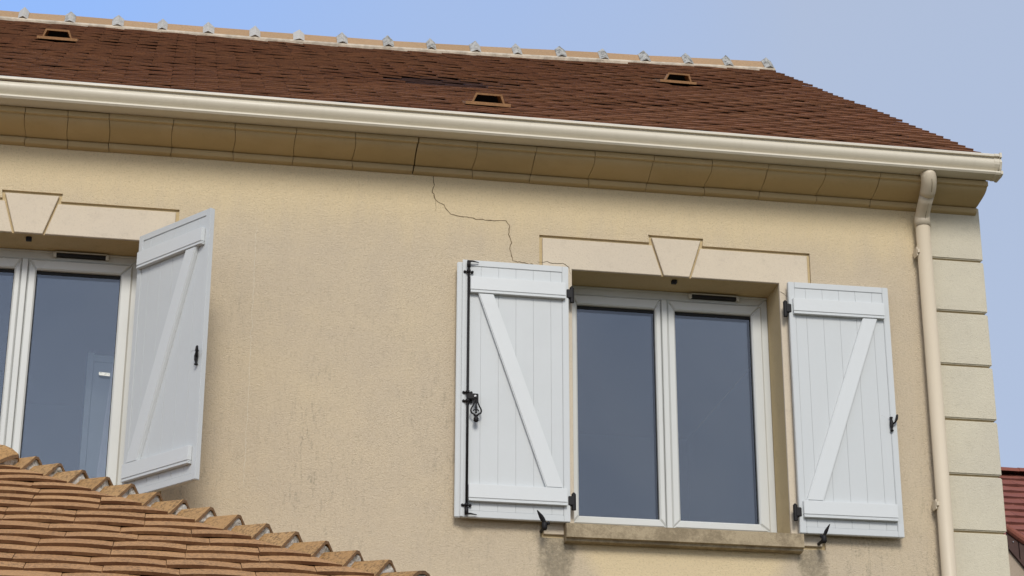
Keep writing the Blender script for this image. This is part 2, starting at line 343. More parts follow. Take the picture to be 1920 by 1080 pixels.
# cracks in the render: thin open ribbons with ragged edges
def crack(pts, w):
    bm = bmesh.new(); P = []
    for (xa, za), (xb, zb) in zip(pts, pts[1:]):
        n = max(2, int(math.hypot(xb-xa, zb-za)/.012))
        for k in range(n): P.append((xa+(xb-xa)*k/n, za+(zb-za)*k/n))
    P.append(pts[-1]); Q = []
    for i, (x, z) in enumerate(P):
        v = noise.noise_vector(Vector((x*38, z*38, 3.1)))*.0075+noise.noise_vector(Vector((x*110, z*110, 1)))*.003
        Q.append((x+v.x, z+v.y))
    prev = None
    for i, (x, z) in enumerate(Q):
        xa, za = Q[max(i-1, 0)]; xb, zb = Q[min(i+1, len(Q)-1)]; t = Vector((xb-xa, zb-za)); t.normalize()
        ww = w*(.45+.9*abs(noise.noise(Vector((x*60, z*60, 9)))))*(1 if 2 < i < len(Q)-3 else .4)
        a = bm.verts.new((x-t.y*ww, -.0015, z+t.x*ww+H)); b = bm.verts.new((x+t.y*ww, -.0015, z-t.x*ww+H))
        a2 = bm.verts.new((x-t.y*ww, .001, z+t.x*ww+H)); b2 = bm.verts.new((x+t.y*ww, .001, z-t.x*ww+H))
        if prev: bm.faces.new((prev[0], prev[1], b, a)); bm.faces.new((prev[0], a, a2, prev[2])); bm.faces.new((prev[1], prev[3], b2, b))
        prev = (a, b, a2, b2)
    return finish('crack', bm, M_DARK, house)
o = crack([(-.8777, .528), (-.84, .519), (-.7899, .519), (-.783, .4608), (-.7883, .4114), (-.7755, .3636), (-.733, .3408), (-.6842, .2862), (-.6419, .2733), (-.5817, .2713), (-.5061, .2609), (-.3761, .2675), (-.3517, .2336), (-.3607, .1844), (-.3455, .1372), (-.3545, .0947), (-.3333, .0289), (-.28, .019), (-.19, .014)], .0027)
o['label'] = 'long stepped crack from the cornice to the shutter'
crack([(-.775, .36), (-.772, .33), (-.774, .30)], .0016)
for pts in ([(-.1944, .030), (-.14, .036), (-.0975, .0297), (-.05, .031), (-.02, .012), (-.0068, -.03)], [(1.2020, -.0473), (1.216, -.062), (1.226, -.066), (1.2439, -.082)]):
    crack(pts, .0013).location.y = -.004

o = crack([(-1.757, .16), (-1.757, -.2), (-1.757, -.6), (-1.757, -1.0), (-1.757, -1.35)], .0014); o.name = 'old_filler_line'; o.data.materials[0] = M_FILL; o['label'] = 'faint pale vertical line in the render'
# ------------------------------------------------------------------ cornice
joints = [XL, -5.99, -5.65, -5.31, -4.97, -4.63, -4.29, -3.95, -3.61, -3.30, -3.0269, -2.8028, -2.5801, -2.2434, -1.9064, -1.5778, -1.2492, -.9054, -.5735, -.2415, .0937, .4319, .7702, 1.099, 1.4371, 1.7655, 2.10, 2.415]
prof = [(.0, .508), (-.016, .509), (-.033, .516), (-.040, .528), (-.040, .541), (-.033, .5435), (-.033, .5475), (-.052, .5490), (-.066, .5515), (-.088, .5560), (-.112, .5605), (-.140, .5660), (-.168, .5735), (-.192, .5835), (-.206, .5940), (-.210, .602), (-.230, .6035), (-.230, .6318), (-.215, .638), (.0, .640)]
for xa, xb in zip(joints, joints[1:]):
    bm = bmesh.new(); g0 = .0016 if abs(xa+.9054) > .01 else .004; g1 = .0016 if abs(xb+.9054) > .01 else .003
    dy, dz = random.uniform(-.0018, .0018), random.uniform(-.0018, .0018)
    # the joints lean and waver a little from block to block
    n = len(prof); sk = random.uniform(-.003, .003)
    a, b = [], []
    for i, (y, z) in enumerate(prof):
        wv = .0035*math.sin(i*.55+xa*9); wv2 = .0035*math.sin(i*.55+xb*9)
        a.append(bm.verts.new((xa+g0+wv*(xa > XL), y+dy, z+dz+H))); b.append(bm.verts.new((xb-g1+wv2*(xb < 2.4), y+dy, z+dz+H)))
    for i in range(n): bm.faces.new((a[i], a[(i+1) % n], b[(i+1) % n], b[i]))
    bm.faces.new(a); bm.faces.new(b[::-1])
    o = finish('cornice_block', bm, M_CORN, house)
    for p in o.data.polygons: p.use_smooth = len(p.vertices) == 4
    o.data.set_sharp_from_angle(angle=R(28))
box('cornice_core', XL, 2.412, -.205, .3, .6395, .70, M_CORN, house)

# ------------------------------------------------------------------ gutter and downpipe
gp = [(-.318, .765), (-.325, .758), (-.325, .747), (-.309, .746), (-.309, .738), (-.317, .728), (-.320, .714), (-.317, .698), (-.307, .684), (-.293, .671), (-.282, .662), (-.300, .659), (-.320, .656), (-.322, .648), (-.314, .638), (-.295, .635), (-.232, .633), (-.224, .640),
      (-.224, .765), (-.228, .765), (-.228, .643), (-.290, .643), (-.288, .662), (-.303, .685), (-.313, .712), (-.304, .744), (-.304, .765)]
bm = bmesh.new(); aprism(bm, gp, XL-.02, 2.455); gutter = finish('gutter', bm, M_GUT, house)
for p in gutter.data.polygons: p.use_smooth = len(p.vertices) == 4
gutter.data.set_sharp_from_angle(angle=R(35))
bm = bmesh.new(); cp = [(-.330, .770), (-.330, .742), (-.316, .738), (-.326, .712), (-.310, .676), (-.299, .664), (-.326, .658), (-.326, .638), (-.300, .629), (-.226, .627), (-.216, .638), (-.216, .770)]
aprism(bm, cp, 2.4555, 2.468); finish('end_cap', bm, M_GUT, gutter)
bm = bmesh.new(); aprism(bm, [(y+(-.0025 if y < -.25 else .0), z+(-.0025 if z < .66 else .0015)) for y, z in gp[:18]], 2.425, 2.4550); finish('end_joint', bm, M_GUT, gutter)
# downpipe
def arc(c, r, a0, a1, n):   # arc in the y,z plane
    return [(c[0], c[1]+r*math.cos(a0+(a1-a0)*k/n), c[2]+r*math.sin(a0+(a1-a0)*k/n)) for k in range(n+1)]
PX = 2.062
dp = tube('downpipe', [(PX, -.062, .425), (PX, -.062, -H)], .0415, M_PIPE, house, 24)
e1 = [(PX-.026, -.266, .640), (PX-.025, -.266, .625), (PX-.022, -.262, .607), (PX-.018, -.250, .588), (PX-.014, -.232, .570), (PX-.011, -.212, .553), (PX-.010, -.190, .536)]
tube('upper_elbow', e1, .0445, M_PIPE, dp, 24)
e2 = [(PX-.010, -.192, .538), (PX-.008, -.150, .508), (PX-.005, -.110, .482), (PX-.003, -.080, .458), (PX-.001, -.066, .435), (PX, -.062, .405), (PX, -.062, .395)]
tube('lower_elbow', e2, .0415, M_PIPE, dp, 24)
tube('pipe_collar', [(PX, -.062, .452), (PX, -.062, .388)], .0455, M_PIPE, dp, 24)
for nm, P, off in (('seam', e1, .0447), ('seam', e2, .0417)):      # moulding seams along the outside of the elbows
    bm = bmesh.new(); atube(bm, [(p[0]+.004, p[1]-off*.80, p[2]-off*.62) for p in P[1:-1]], .0012, 5); finish(nm, bm, M_DARK, dp)
for zz in (.228, -1.27, -2.9, -4.6):
    bm = bmesh.new(); abox(bm, PX-.050, PX-.036, -.085, -.0, zz-.012, zz+.012, .002); abox(bm, PX-.052, PX-.044, -.075, -.02, zz-.028, zz+.028, .002); finish('bracket_clamp', bm, M_PIPE, dp)

# ------------------------------------------------------------------ windows
def make_window(x0):
    FY = .240
    w = empty_part('window', house)
    # outer frame
    def frame_ring(name, ax0, ax1, az0, az1, bw, y0, y1, m, par, ch=.004, bwb=None, bl=None, br=None):
        bwb = bwb or bw; bl = bl or bw; br = br or bw
        bars = [((ax0, az0), (ax0, az1), (ax0+bl, az1-bw), (ax0+bl, az0+bwb)), ((ax1, az1), (ax1, az0), (ax1-br, az0+bwb), (ax1-br, az1-bw)),
                ((ax0, az1), (ax1, az1), (ax1-br, az1-bw), (ax0+bl, az1-bw)), ((ax1, az0), (ax0, az0), (ax0+bl, az0+bwb), (ax1-br, az0+bwb))]
        for b in bars:
            cxm = sum(p[0] for p in b)/4; czm = sum(p[1] for p in b)/4; q = .0004
            panel(name, [[(p[0]+(cxm-p[0])*.0008+(0), p[1]+(czm-p[1])*.0008) for p in b]], y0, y1, m, par, ch)
    X0, X1 = x0+.001, x0+1.199
    frame_ring('frame_bar', X0, X1, -1.43, -.001, .052, FY, FY+.07, M_FRAME, w)
    box('frame_lip', X0, X1, FY-.008, FY-.0005, -.013, -.001, M_FRAME, w, .003)
    sash = []
    for k, (a, b) in enumerate(((x0+.038, x0+.5655), (x0+.602, x0+1.160))):
        BL, BR_ = ((.038, .036), (.045, .062))[k]
        frame_ring('sash_bar', a, b, -1.395, -.0545, .060, FY-.012, FY+.05, M_FRAME, w, .008, .046, BL, BR_)
        bm = bmesh.new(); gx0, gx1, gz0, gz1 = a+BL-.001, b-BR_+.001, -1.351, -.113
        # black seal round the pane; top strip deepened to imitate the shaded rebate
        r = .022
        for q in ((gx0, gx1, gz1-r*.9, gz1), (gx0, gx1, gz0, gz0+.004), (gx0, gx0+.005, gz0, gz1), (gx1-.005, gx1, gz0, gz1)):
            abox(bm, q[0], q[1], FY+.014, FY+.03, q[2], q[3])
        finish('seal_and_shade', bm, M_RUBBER, w)
        bm = bmesh.new(); abox(bm, gx0, gx1, FY+.0182, FY+.0422, gz0, gz1); finish('pane', bm, M_GLASS, w)
    box('mullion_cover', x0+.5675, x0+.600, FY-.018, FY+.03, -1.40, -.056, M_FRAME, w, .004)
    bm = bmesh.new(); abox(bm, x0+.745, x0+1.010, FY-.026, FY-.001, -.036, -.016, .002); v = finish('air_vent', bm, M_RUBBER, w)
    for xa in (.728, 1.010): box('vent_end', x0+xa, x0+xa+.018, FY-.030, FY-.001, -.040, -.013, M_CAPW, w, .003)
    box('vent_hood', x0+.74, x0+1.015, FY-.034, FY-.001, -.0155, -.0105, M_CAPW, w, .001)
    for k in range(3): box('vent_slat', x0+.747, x0+1.008, FY-.0285, FY-.0262, -.034+k*.006, -.0325+k*.006, M_FASC, w)
    # room behind
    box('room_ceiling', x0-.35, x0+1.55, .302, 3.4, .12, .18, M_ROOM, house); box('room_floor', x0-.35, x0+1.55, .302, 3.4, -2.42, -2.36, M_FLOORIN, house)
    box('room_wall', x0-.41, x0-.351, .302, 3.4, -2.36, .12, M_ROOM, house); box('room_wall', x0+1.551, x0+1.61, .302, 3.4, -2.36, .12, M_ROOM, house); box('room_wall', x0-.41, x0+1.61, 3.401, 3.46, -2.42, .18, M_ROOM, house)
    # sill
    bm = bmesh.new()
    sp = [(-.080, -1.476), (.0, -1.458), (.0, -1.570), (-.056, -1.566), (-.060, -1.5535), (-.080, -1.5500)]
    aprism(bm, [(y-.0005, z) for y, z in sp][:], x0-.058, x0+1.246)
    sl = finish('sill', bm, M_SILL, house)
    bm = bmesh.new(); aprism(bm, [(.0, -1.458), (.30, -1.395), (.30, -1.46), (.0, -1.461)], x0+.001, x0+1.199); finish('sill_top', bm, M_SILL, sl)
    # iron catch under the lintel
    bm = bmesh.new(); abox(bm, x0+.588, x0+.618, .045, .075, -.020, .0005, .003); abox(bm, x0+.597, x0+.609, .040, .047, -.014, -.004, .001); finish('soffit_catch', bm, M_IRON, house)
    return w
def empty_part(name, parent):
    o = bpy.data.objects.new(name, None); C.objects.link(o); o.parent = parent; o.empty_display_size = .1; return o
wins = [make_window(x0) for x0 in WINX]

# ------------------------------------------------------------------ shutters
SW, SH = .588, 1.457
def shutter(s, loc, rot, espagnolette=False, hy=0.):
    """s=+1: hinged on its left edge, s=-1 mirrored. Local: x from the hinge, y=0 back, front at -y, z=0 top (all built about the world origin)"""
    def X(a, b): return (a, b) if s > 0 else (-b, -a)
    fr = bmesh.new(); T = .030; B = .036
    def bx(bm, x0, x1, y0, y1, z0, z1, ch=0):
        a, b = X(x0, x1)
        vs = [bm.verts.new((x, y, z)) for z in (z0, z1) for x, y in ((a, y0), (b, y0), (b, y1), (a, y1))]
        fs = [bm.faces.new([vs[i] for i in f]) for f in ((3, 2, 1, 0), (4, 5, 6, 7), (0, 1, 5, 4), (1, 2, 6, 5), (2, 3, 7, 6), (3, 0, 4, 7))]
        if ch: bmesh.ops.bevel(bm, geom=list({e for f in fs for e in f.edges}), offset=ch, segments=2, affect='EDGES')
    bx(fr, 0, B, -T, 0, -SH, 0, .003); bx(fr, SW-B, SW, -T, 0, -SH, 0, .003)
    bx(fr, B+.0003, SW-B-.0003, -T, 0, -B, -.0002, .0025); bx(fr, B+.0003, SW-B-.0003, -T, 0, -SH+.0002, -SH+B, .0025)
    root = finish('shutter', fr, M_SHUT, house)
    n = 5; pw = (SW-2*B)/n
    n = 6; cuts = [B+.0006]+[.100, .198, .295, .392, .490]+[SW-B-.0006]
    for a, b in zip(cuts, cuts[1:]):
        bm = bmesh.new(); bx(bm, a+.0003, b-.0003, -T+.004+random.uniform(-.0003, .0003), -.004, -SH+B+.0004, -B-.0004, .0013); finish('plank', bm, M_SHUT, root)
    bm = bmesh.new(); bx(bm, B, SW-B, -.012, -.006, -SH+B, -B); finish('back_board', bm, M_SHUT, root)
    for zt, zb in ((-.104, -.182), (-1.279, -1.357)):
        bm = bmesh.new(); bx(bm, .020, .552, -.0535, -T+.003, zb, zt, .003); bx(bm, .0205, .5515, -.0500, -T+.003, zb-.0075, zb-.0002, .0012); bx(bm, .0205, .5515, -.0535, -T+.003, zb-.0155, zb-.0078, .0015)
        finish('batten', bm, M_BRACE, root)
    # brace from the free top to the hinged bottom
    bm = bmesh.new(); q = [(.424, -.1985), (.508, -.1985), (.134, -1.2785), (.041, -1.2785)]
    q = [(x*s, z) for x, z in q]
    fv = [bm.verts.new((x, -.0495, z)) for x, z in q]; bv = [bm.verts.new((x, -T+.003, z)) for x, z in q]
    bm.faces.new(fv); bm.faces.new(bv[::-1])
    for i in range(4): bm.faces.new((fv[i], bv[i], bv[(i+1) % 4], fv[(i+1) % 4]))
    bmesh.ops.recalc_face_normals(bm, faces=bm.faces)
    es = [e for e in bm.edges if all(abs(v.co.y+.0495) < 1e-5 for v in e.verts)]
    bmesh.ops.bevel(bm, geom=es, offset=.0045, segments=2, affect='EDGES'); finish('brace', bm, M_BRACE, root)
    # hinges: a knuckle on a pin fixed in the wall
    for zz in (-.165, -1.345):
        bm = bmesh.new(); bx(bm, -.020 if not hy else .0, .012, -.036+hy, -.004+hy, zz-.020, zz+.030, .003)
        c = (-.020*s)
        r = bmesh.ops.create_cone(bm, cap_ends=True, segments=12, radius1=.0125, radius2=.0125, depth=.086); bmesh.ops.translate(bm, verts=r['verts'], vec=(c+hy*.6, -.022+hy, zz))
        r = bmesh.ops.create_cone(bm, cap_ends=True, segments=12, radius1=.0125, radius2=.004, depth=.010); bmesh.ops.translate(bm, verts=r['verts'], vec=(c+hy*.6, -.022+hy, zz+.048))
        finish('hinge', bm, M_IRON, root)
    if espagnolette:
        bm = bmesh.new(); bx(bm, SW+.0005, SW+.034, -.020, 0, -SH, -.012, .004); finish('cover_strip', bm, M_SHUT, root)
        bm = bmesh.new(); bx(bm, SW-.010, SW+.006, -T-.004, -T+.002, -SH+.002, -.002, .002); finish('edge_bead', bm, M_SHUT, root)
        ux = .562
        def tb(bm, pts, rad, seg=10):
            atube(bm, [(p[0]*s, p[1], p[2]-H) for p in pts], rad, seg)
        bm = bmesh.new(); tb(bm, [(ux, -.046, -.03), (ux, -.046, -1.44)], .0068); rod = finish('bolt_rod', bm, M_IRON, root, True)
        bm = bmesh.new()
        for za, zb in ((-.050, -.014), (-1.446, -1.408)): tb(bm, [(ux, -.046, za), (ux, -.046, zb)], .0105)
        for zz in (-.016, -1.444): tb(bm, [(ux+.008, -.047, zz), (ux-.02, -.052, zz), (ux-.056, -.040, zz-.001)], [.0065, .005, .0022], 8)
        finish('bolt_hook', bm, M_IRON, root, True)
        for zz in (-.075, -.772, -.820, -1.395):
            bm = bmesh.new(); tb(bm, [(ux, -.046, zz-.007), (ux, -.046, zz+.007)], .0115, 12)
            tb(bm, [(ux-.021, -.034, zz), (ux-.010, -.040, zz), (ux+.010, -.040, zz), (ux+.021, -.034, zz)], [.006, .0045, .0045, .006], 8)
            for dx in (-.021, .021): tb(bm, [(ux+dx, -.028, zz), (ux+dx, -.041, zz)], .0075, 10)
            finish('rod_guide', bm, M_IRON, root, True)
        # pierced wrought handle
        hx, hz = ux-.040, -.800
        bm = bmesh.new(); bx(bm, ux-.058, ux, -.056, -.038, -.812, -.780, .003); finish('handle_plate', bm, M_IRON, root)
        bm = bmesh.new(); bx(bm, ux-.046, ux-.034, -.0590, -.0562, -.802, -.790, .0025); finish('screw', bm, M_DEBRIS, root)
        bm = bmesh.new(); hy = -.062
        cx = ux-.044
        for sg in (-1, 1): tb(bm, [(cx+sg*.006, hy, -.812), (cx+sg*.009, hy, -.832), (cx+sg*.017, hy, -.852), (cx+sg*.026, hy, -.868), (cx+sg*.029, hy, -.880), (cx+sg*.025, hy, -.892), (cx+sg*.012, hy, -.899), (cx+sg*.006, hy, -.908)], [.006, .0045, .0042, .0042, .0045, .005, .005, .006], 8)
        tb(bm, [(cx, hy, -.812), (cx, hy, -.845), (cx, hy, -.862), (cx, hy, -.880), (cx, hy, -.893)], [.0055, .0035, .0062, .0040, .0055], 8)
        for sg in (-1, 1): tb(bm, [(cx, hy, -.879), (cx+sg*.008, hy, -.873), (cx+sg*.014, hy, -.877), (cx+sg*.013, hy, -.882)], [.0035, .0038, .0035, .0028], 6)
        tb(bm, [(cx, hy, -.903), (cx, hy, -.915), (cx, hy-.002, -.921), (cx, hy-.002, -.935), (cx, hy, -.943)], [.009, .0085, .0135, .0145, .009], 12)
        tb(bm, [(cx, -.058, -.802), (cx, hy, -.815)], .008, 8)
        finish('handle', bm, M_IRON, root, True)
    else:
        # strike plate and small turn-button near the free edge
        ux = .553 if s > 0 else .553; zz = -.815; bm = bmesh.new()
        def tb(pts, rad, seg=10): atube(bm, [(p[0]*s, p[1], p[2]-H) for p in pts], rad, seg)
        tb([(ux, -.038, zz+.040), (ux, -.038, zz+.036), (ux, -.038, zz+.028), (ux, -.040, zz+.006), (ux, -.040, zz-.016), (ux, -.038, zz-.030), (ux, -.038, zz-.038), (ux, -.038, zz-.042)], [.008, .0105, .0065, .0105, .0095, .0055, .0105, .009], 12)
        tb([(ux+.004, -.040, zz-.004), (ux+.018, -.052, zz+.008), (ux+.024, -.058, zz+.024), (ux+.028, -.060, zz+.044), (ux+.029, -.060, zz+.050)], [.005, .005, .008, .007, .003], 8)
        finish('turn_button', bm, M_IRON, root, True)
    # scuff left by the catch swinging over the paint
    if s > 0 and not espagnolette:
        pts = [(.530, -.781), (.520, -.770), (.508, -.766), (.496, -.768), (.488, -.771)]
        bm = bmesh.new(); atube(bm, [(x*s, -T+.0045, z-H) for x, z in pts], [.0006, .0012, .0016, .0012, .0005], 5); finish('scuff_mark', bm, M_DEBRIS, root)
    root.location = (loc[0], loc[1], loc[2]+H); root.rotation_euler = (0, 0, rot)
    return root
sh = shutter(1, (1.234, -.030, -.009), R(-.6)); sh['label'] = 'right shutter of the right window, folded back flat with an iron turn button'
sh = shutter(-1, (-.032, -.030, -.009), R(.6), True); sh['label'] = 'left shutter of the right window, folded back with long black bolt rod and handle'
sh = shutter(1, (-2.357, -.061, -.009), R(-52), hy=.036); sh['label'] = 'half open shutter standing out from the left window'
sh = shutter(-1, (-3.601, -.030, -.009), R(.6), True); sh['label'] = 'left shutter of the left window, folded back against the wall'

def shutter_stop(x, z, s):
    """cast iron catch: bracket in the wall, knob and a leaning tapered blade"""
    bm = bmesh.new()
    def tb(pts, rad, seg=10): atube(bm, [(x+p[0]*s, p[1], z+p[2]) for p in pts], rad, seg)
    tb([(0, .01, -.030), (0, -.060, -.030), (0, -.094, -.026)], [.009, .009, .011])
    tb([(0, -.094, -.048), (0, -.096, -.036), (0, -.096, -.012), (0, -.096, -.004)], [.010, .0155, .0145, .011], 12)
    tb([(.012, -.090, -.012), (.022, -.088, -.006), (.030, -.088, -.006)], [.009, .011, .007], 10)
    o1 = finish('shutter_stop', bm, M_IRON, house, True)
    bm = bmesh.new(); n = 7
    prof = [(0, .010), (.018, .0135), (.034, .0125), (.050, .0085), (.066, .0045), (.072, .0018)]
    ang = R(38)*1
    ring = []
    for d, w in prof:
        cx, cz = -math.sin(ang)*d, math.cos(ang)*d-.006
        ux, uz = math.cos(ang), math.sin(ang); yy = -.100-.35*d
        ring.append([bm.verts.new((x+s*(cx+ux*w*a), yy-.004*b, z+cz+uz*w*a+H)) for a, b in ((-1, 0), (0, 1.2), (1, 0), (0, -1))])
    for a, b in zip(ring, ring[1:]):
        for k in range(4): bm.faces.new((a[k], a[(k+1) % 4], b[(k+1) % 4], b[k]))
    bm.faces.new(ring[0]); bm.faces.new(ring[-1][::-1]); finish('stop_blade', bm, M_IRON, o1)
shutter_stop(-.180, -1.478, 1); 
def stop_right():
    shutter_stop(1.352, -1.478, -.62)
stop_right()
shutter_stop(-3.749, -1.478, 1)

# ------------------------------------------------------------------ inside the left room
dr = empty_part('interior_door', house)
DX, DY, DZ = -2.643, 1.0, -.306
box('door_frame', DX, DX+.034, DY, DY+.05, -2.359, DZ, M_DOOR, dr, .003); box('door_frame', DX+.0345, -2.06, DY+.008, DY+.05, DZ-.052, DZ-.012, M_DOOR, dr, .003)
box('door_leaf', DX+.0345, -2.06, DY+.022, DY+.05, -2.359, DZ-.0525, M_DOOR, dr, .002)
pl = panel('paper_label', [[(-2.5485, -.6905), (-2.5485, -.6725), (-2.4900, -.6755), (-2.4900, -.6940)]], .2560, .2575, M_LABEL, wins[1])
# curtain drawn to the right of the left window
bm = bmesh.new(); cols = 46; rows = 26; grid = []
for r in range(rows+1):
    z = -.02-2.2*r/rows; xl = -2.448-.0667*(-.09-z) if z > -1.25 else -2.5255-.02*(-1.25-z); row = []
    for c in range(cols+1):
        f = c/cols; x = xl+( -2.07-xl)*f
        row.append(bm.verts.new((x, .345+.018*math.sin(f*34+.4*math.sin(z*2))*(.3+.7*f)+.03*f, z+H)))
    grid.append(row)
for a, b in zip(grid, grid[1:]):
    for c in range(cols): bm.faces.new((a[c], a[c+1], b[c+1], b[c]))
cur = finish('curtain', bm, M_CURT, None, True); cur['label'] = 'pale curtain drawn aside behind the right pane of the left window'; cur['category'] = 'curtain'
md = cur.modifiers.new('thickness', 'SOLIDIFY'); md.thickness = .002

# ------------------------------------------------------------------ tiles
def tile_bm(bm, u0, u1, w0, w1, L, th, camber, M4, tint, stain_shade, T, S, seg=4, lift=0., edge=.5):
    """curved flat tile: lower edge u0..u1, upper edge w0..w1, length L up the slope, local n = up from the slope"""
    rows = []
    uc, hw = (u0+u1)/2, .135
    for v, a, b in ((0, u0, u1), (L, w0, w1)):
        for top in (1, 0):
            r = []
            for k in range(seg+1):
                u = a+(b-a)*k/seg; q = (u-uc)/hw
                n = camber*(1-min(1.3, q*q))+(lift*(1-v/L))+(th if top else 0)
                r.append(bm.verts.new(M4 @ Vector((u, v+(.0015 if top and v == 0 else 0), n))))
            rows.append(r)
    f = []
    lt, lb, ut, ub = rows
    for k in range(seg):
        f += [bm.faces.new((lt[k], lt[k+1], ut[k+1], ut[k])), bm.faces.new((lb[k+1], lb[k], ub[k], ub[k+1])), bm.faces.new((lb[k], lb[k+1], lt[k+1], lt[k])), bm.faces.new((ut[k], ut[k+1], ub[k+1], ub[k]))]
    f += [bm.faces.new((lb[0], lt[0], ut[0], ub[0])), bm.faces.new((lt[-1], lb[-1], ub[-1], ut[-1]))]
    for q in f: q[T] = tint; q[S] = stain_shade; q.smooth = False
    for q in f[2::4]: q[S] = max(stain_shade, edge+.15*(random.random()-.5))  # butt ends painted darker to stand in for their shade
def new_tile_bm():
    bm = bmesh.new(); return bm, bm.faces.layers.float.new('tint'), bm.faces.layers.float.new('stain_shade')
def tile_mesh(name, m, tint, stain_shade=0., u0=-.1335, u1=.1335, w0=None, w1=None, L=.30, th=.0105, camber=.006, seg=4, edge=.5):
    bm, T, S = new_tile_bm(); tile_bm(bm, u0, u1, u0 if w0 is None else w0, u1 if w1 is None else w1, L, th, camber, Matrix(), tint, stain_shade, T, S, seg, edge=edge)
    me = bpy.data.meshes.new(name); bm.to_mesh(me); bm.free(); me.materials.append(m); return me

# -------- main roof: measured ridge heights make the plane very slightly twisted
RX = [-9, -3.435, -3.09, -2.73, -2.4, -2.05, -1.69, -1.36, -1.02, -.66, -.32, .025, .36, .71, 1.05, 1.39, 1.74, 2.07, 2.41, 3]
RZ = [3.385, 3.391, 3.392, 3.394, 3.3945, 3.3956, 3.397, 3.401, 3.405, 3.411, 3.419, 3.428, 3.438, 3.45, 3.461, 3.471, 3.483, 3.495, 3.506, 3.51]
def zr(x):
    for i in range(len(RX)-1):
        if x <= RX[i+1]: return RZ[i]+(RZ[i+1]-RZ[i])*(x-RX[i])/(RX[i+1]-RX[i])
    return RZ[-1]
ZE, YE, YR = .712, -.30, 3.82
def zroof(x, y): return ZE+(y-YE)*(zr(x)-.185-ZE)/(YR-.1-YE)
XV = 2.452
bm = bmesh.new(); NX = 24
f0, f1, b1 = [], [], []
for i in range(NX+1):
    x = XL-.04+(2.446-XL+.04)*i/NX
    f0.append([bm.verts.new((x, y, z+H)) for y, z in ((YE+.02, zroof(x, YE+.02)-.006), (YR-.06, zroof(x, YR-.06)-.003), (YB+.3, .62), (YB+.3, .56), (YR, zroof(x, YR)-.16), (YE+.05, zroof(x, YE+.05)-.075))])
for a, b in zip(f0, f0[1:]):
    for k in range(6): bm.faces.new((a[k], a[(k+1) % 6], b[(k+1) % 6], b[k]))
bm.faces.new(f0[0]); bm.faces.new(f0[-1][::-1])
roof = finish('roof', bm, M_WOOD, house)
E = .1285; TW = .270; PITCH_T = .0105/E
NV = 12; variants = [tile_mesh('roof_tile', M_TILE_UP, random.random(), 0, L=.30, seg=4, camber=random.uniform(.001, .006)) for _ in range(NV)]
sooty = [tile_mesh('roof_tile', M_TILE_UP, random.random(), random.uniform(.5, .95), L=.30, seg=4, camber=random.uniform(.004, .010)) for _ in range(4)]
vents = [(-.427, .335), (-3.072, 2.335), (1.296, 2.427)]
cand = []
slen = math.hypot(YR-.09-YE, zr(2.4)-.185-ZE)
ncourse = int((slen-.03)/E)+1
for j in range(ncourse):
    sdist = .0+j*E
    xo = XV-(0 if j % 2 == 0 else TW/2)
    xs_ = []
    x = XV
    first = TW if j % 2 == 0 else TW/2
    while x > XL-.05:
        w = first if x == XV else TW
        xs_.append((x-w/2, w)); x -= w
    for x, w in xs_: cand.append((j, sdist, x, w))
def tile_matrix(x, sdist, jig=1):
    m = (zr(x)-.185-ZE)/(YR-.1-YE); an = math.atan(m)+random.gauss(0, .003)*jig-math.atan(PITCH_T)
    y = YE+sdist*math.cos(math.atan(m)); z = zroof(x, y)
    roll = random.gauss(0, .006)*jig+.035*noise.noise(Vector((x*.9, sdist*1.4, 2)))
    lift = .018+(random.uniform(0, .0015)*jig+.010*noise.noise(Vector((x*.6, sdist*1.1, 7))))*min(1, sdist*2)
    return Matrix.Translation((x, y+random.gauss(0, .0025)*jig, z+H+lift)) @ Matrix.Rotation(an, 4, 'X') @ Matrix.Rotation(roll, 4, 'Y') @ Matrix.Rotation(random.gauss(0, .006)*jig, 4, 'Z')
half = [tile_mesh('roof_tile', M_TILE_UP, random.random(), 0, -.067, .067, L=.30, seg=3, camber=.004) for _ in range(3)]
vend = [tile_mesh('roof_tile', M_TILE_UP, .4, 0, L=.30, th=.015, camber=.002), tile_mesh('roof_tile', M_TILE_UP, .6, 0, -.067, .067, L=.30, th=.015, seg=3, camber=.001)]
vis = sorted([c for c in cand if c[2] > -3.75], key=lambda c: c[0])
single = set()
for c in vis:
    if len(single) < 291: single.add((c[0], round(c[2], 3)))
bmR, T_, S_ = new_tile_bm()
for j, sdist, x, w in cand:
    y = YE+sdist*math.cos(R(33))
    if any(abs(x-vx) < .135 and abs(y-vy+.02) < E*.45 for vx, vy in vents): continue
    M4 = tile_matrix(x, sdist, .12 if x > 2.2 else .8)
    xx = (x+.49)/.42; yy = (y-1.53-.04*(x+.5))/.26
    k = xx*xx+yy*yy; stain_shade = max(0, min(.95, 1.35-k)) if k < 1.3 else 0
    stain_shade = min(.95, stain_shade*random.uniform(.75, 1.5))
    if stain_shade: M4 = Matrix.Translation((0, 0, -.012*stain_shade)) @ M4
    if (j, round(x, 3)) in single:
        me = vend[w < TW*.9] if x > 2.2 else (random.choice(sooty) if stain_shade > .3 else random.choice(variants))
        o = bpy.data.objects.new('roof_tile', me); C.objects.link(o); o.parent = roof; o.matrix_local = M4
    else:
        tile_bm(bmR, -w/2+.0015, w/2-.0015, -w/2+.0015, w/2-.0015, min(.30, slen-sdist+.04), .0150 if x > 2.2 else .0105, random.uniform(.001, .006), M4, random.random(), stain_shade, T_, S_, 4)
o = finish('roof_tile_field', bmR, M_TILE_UP, roof, norm=False); o['kind'] = 'stuff'
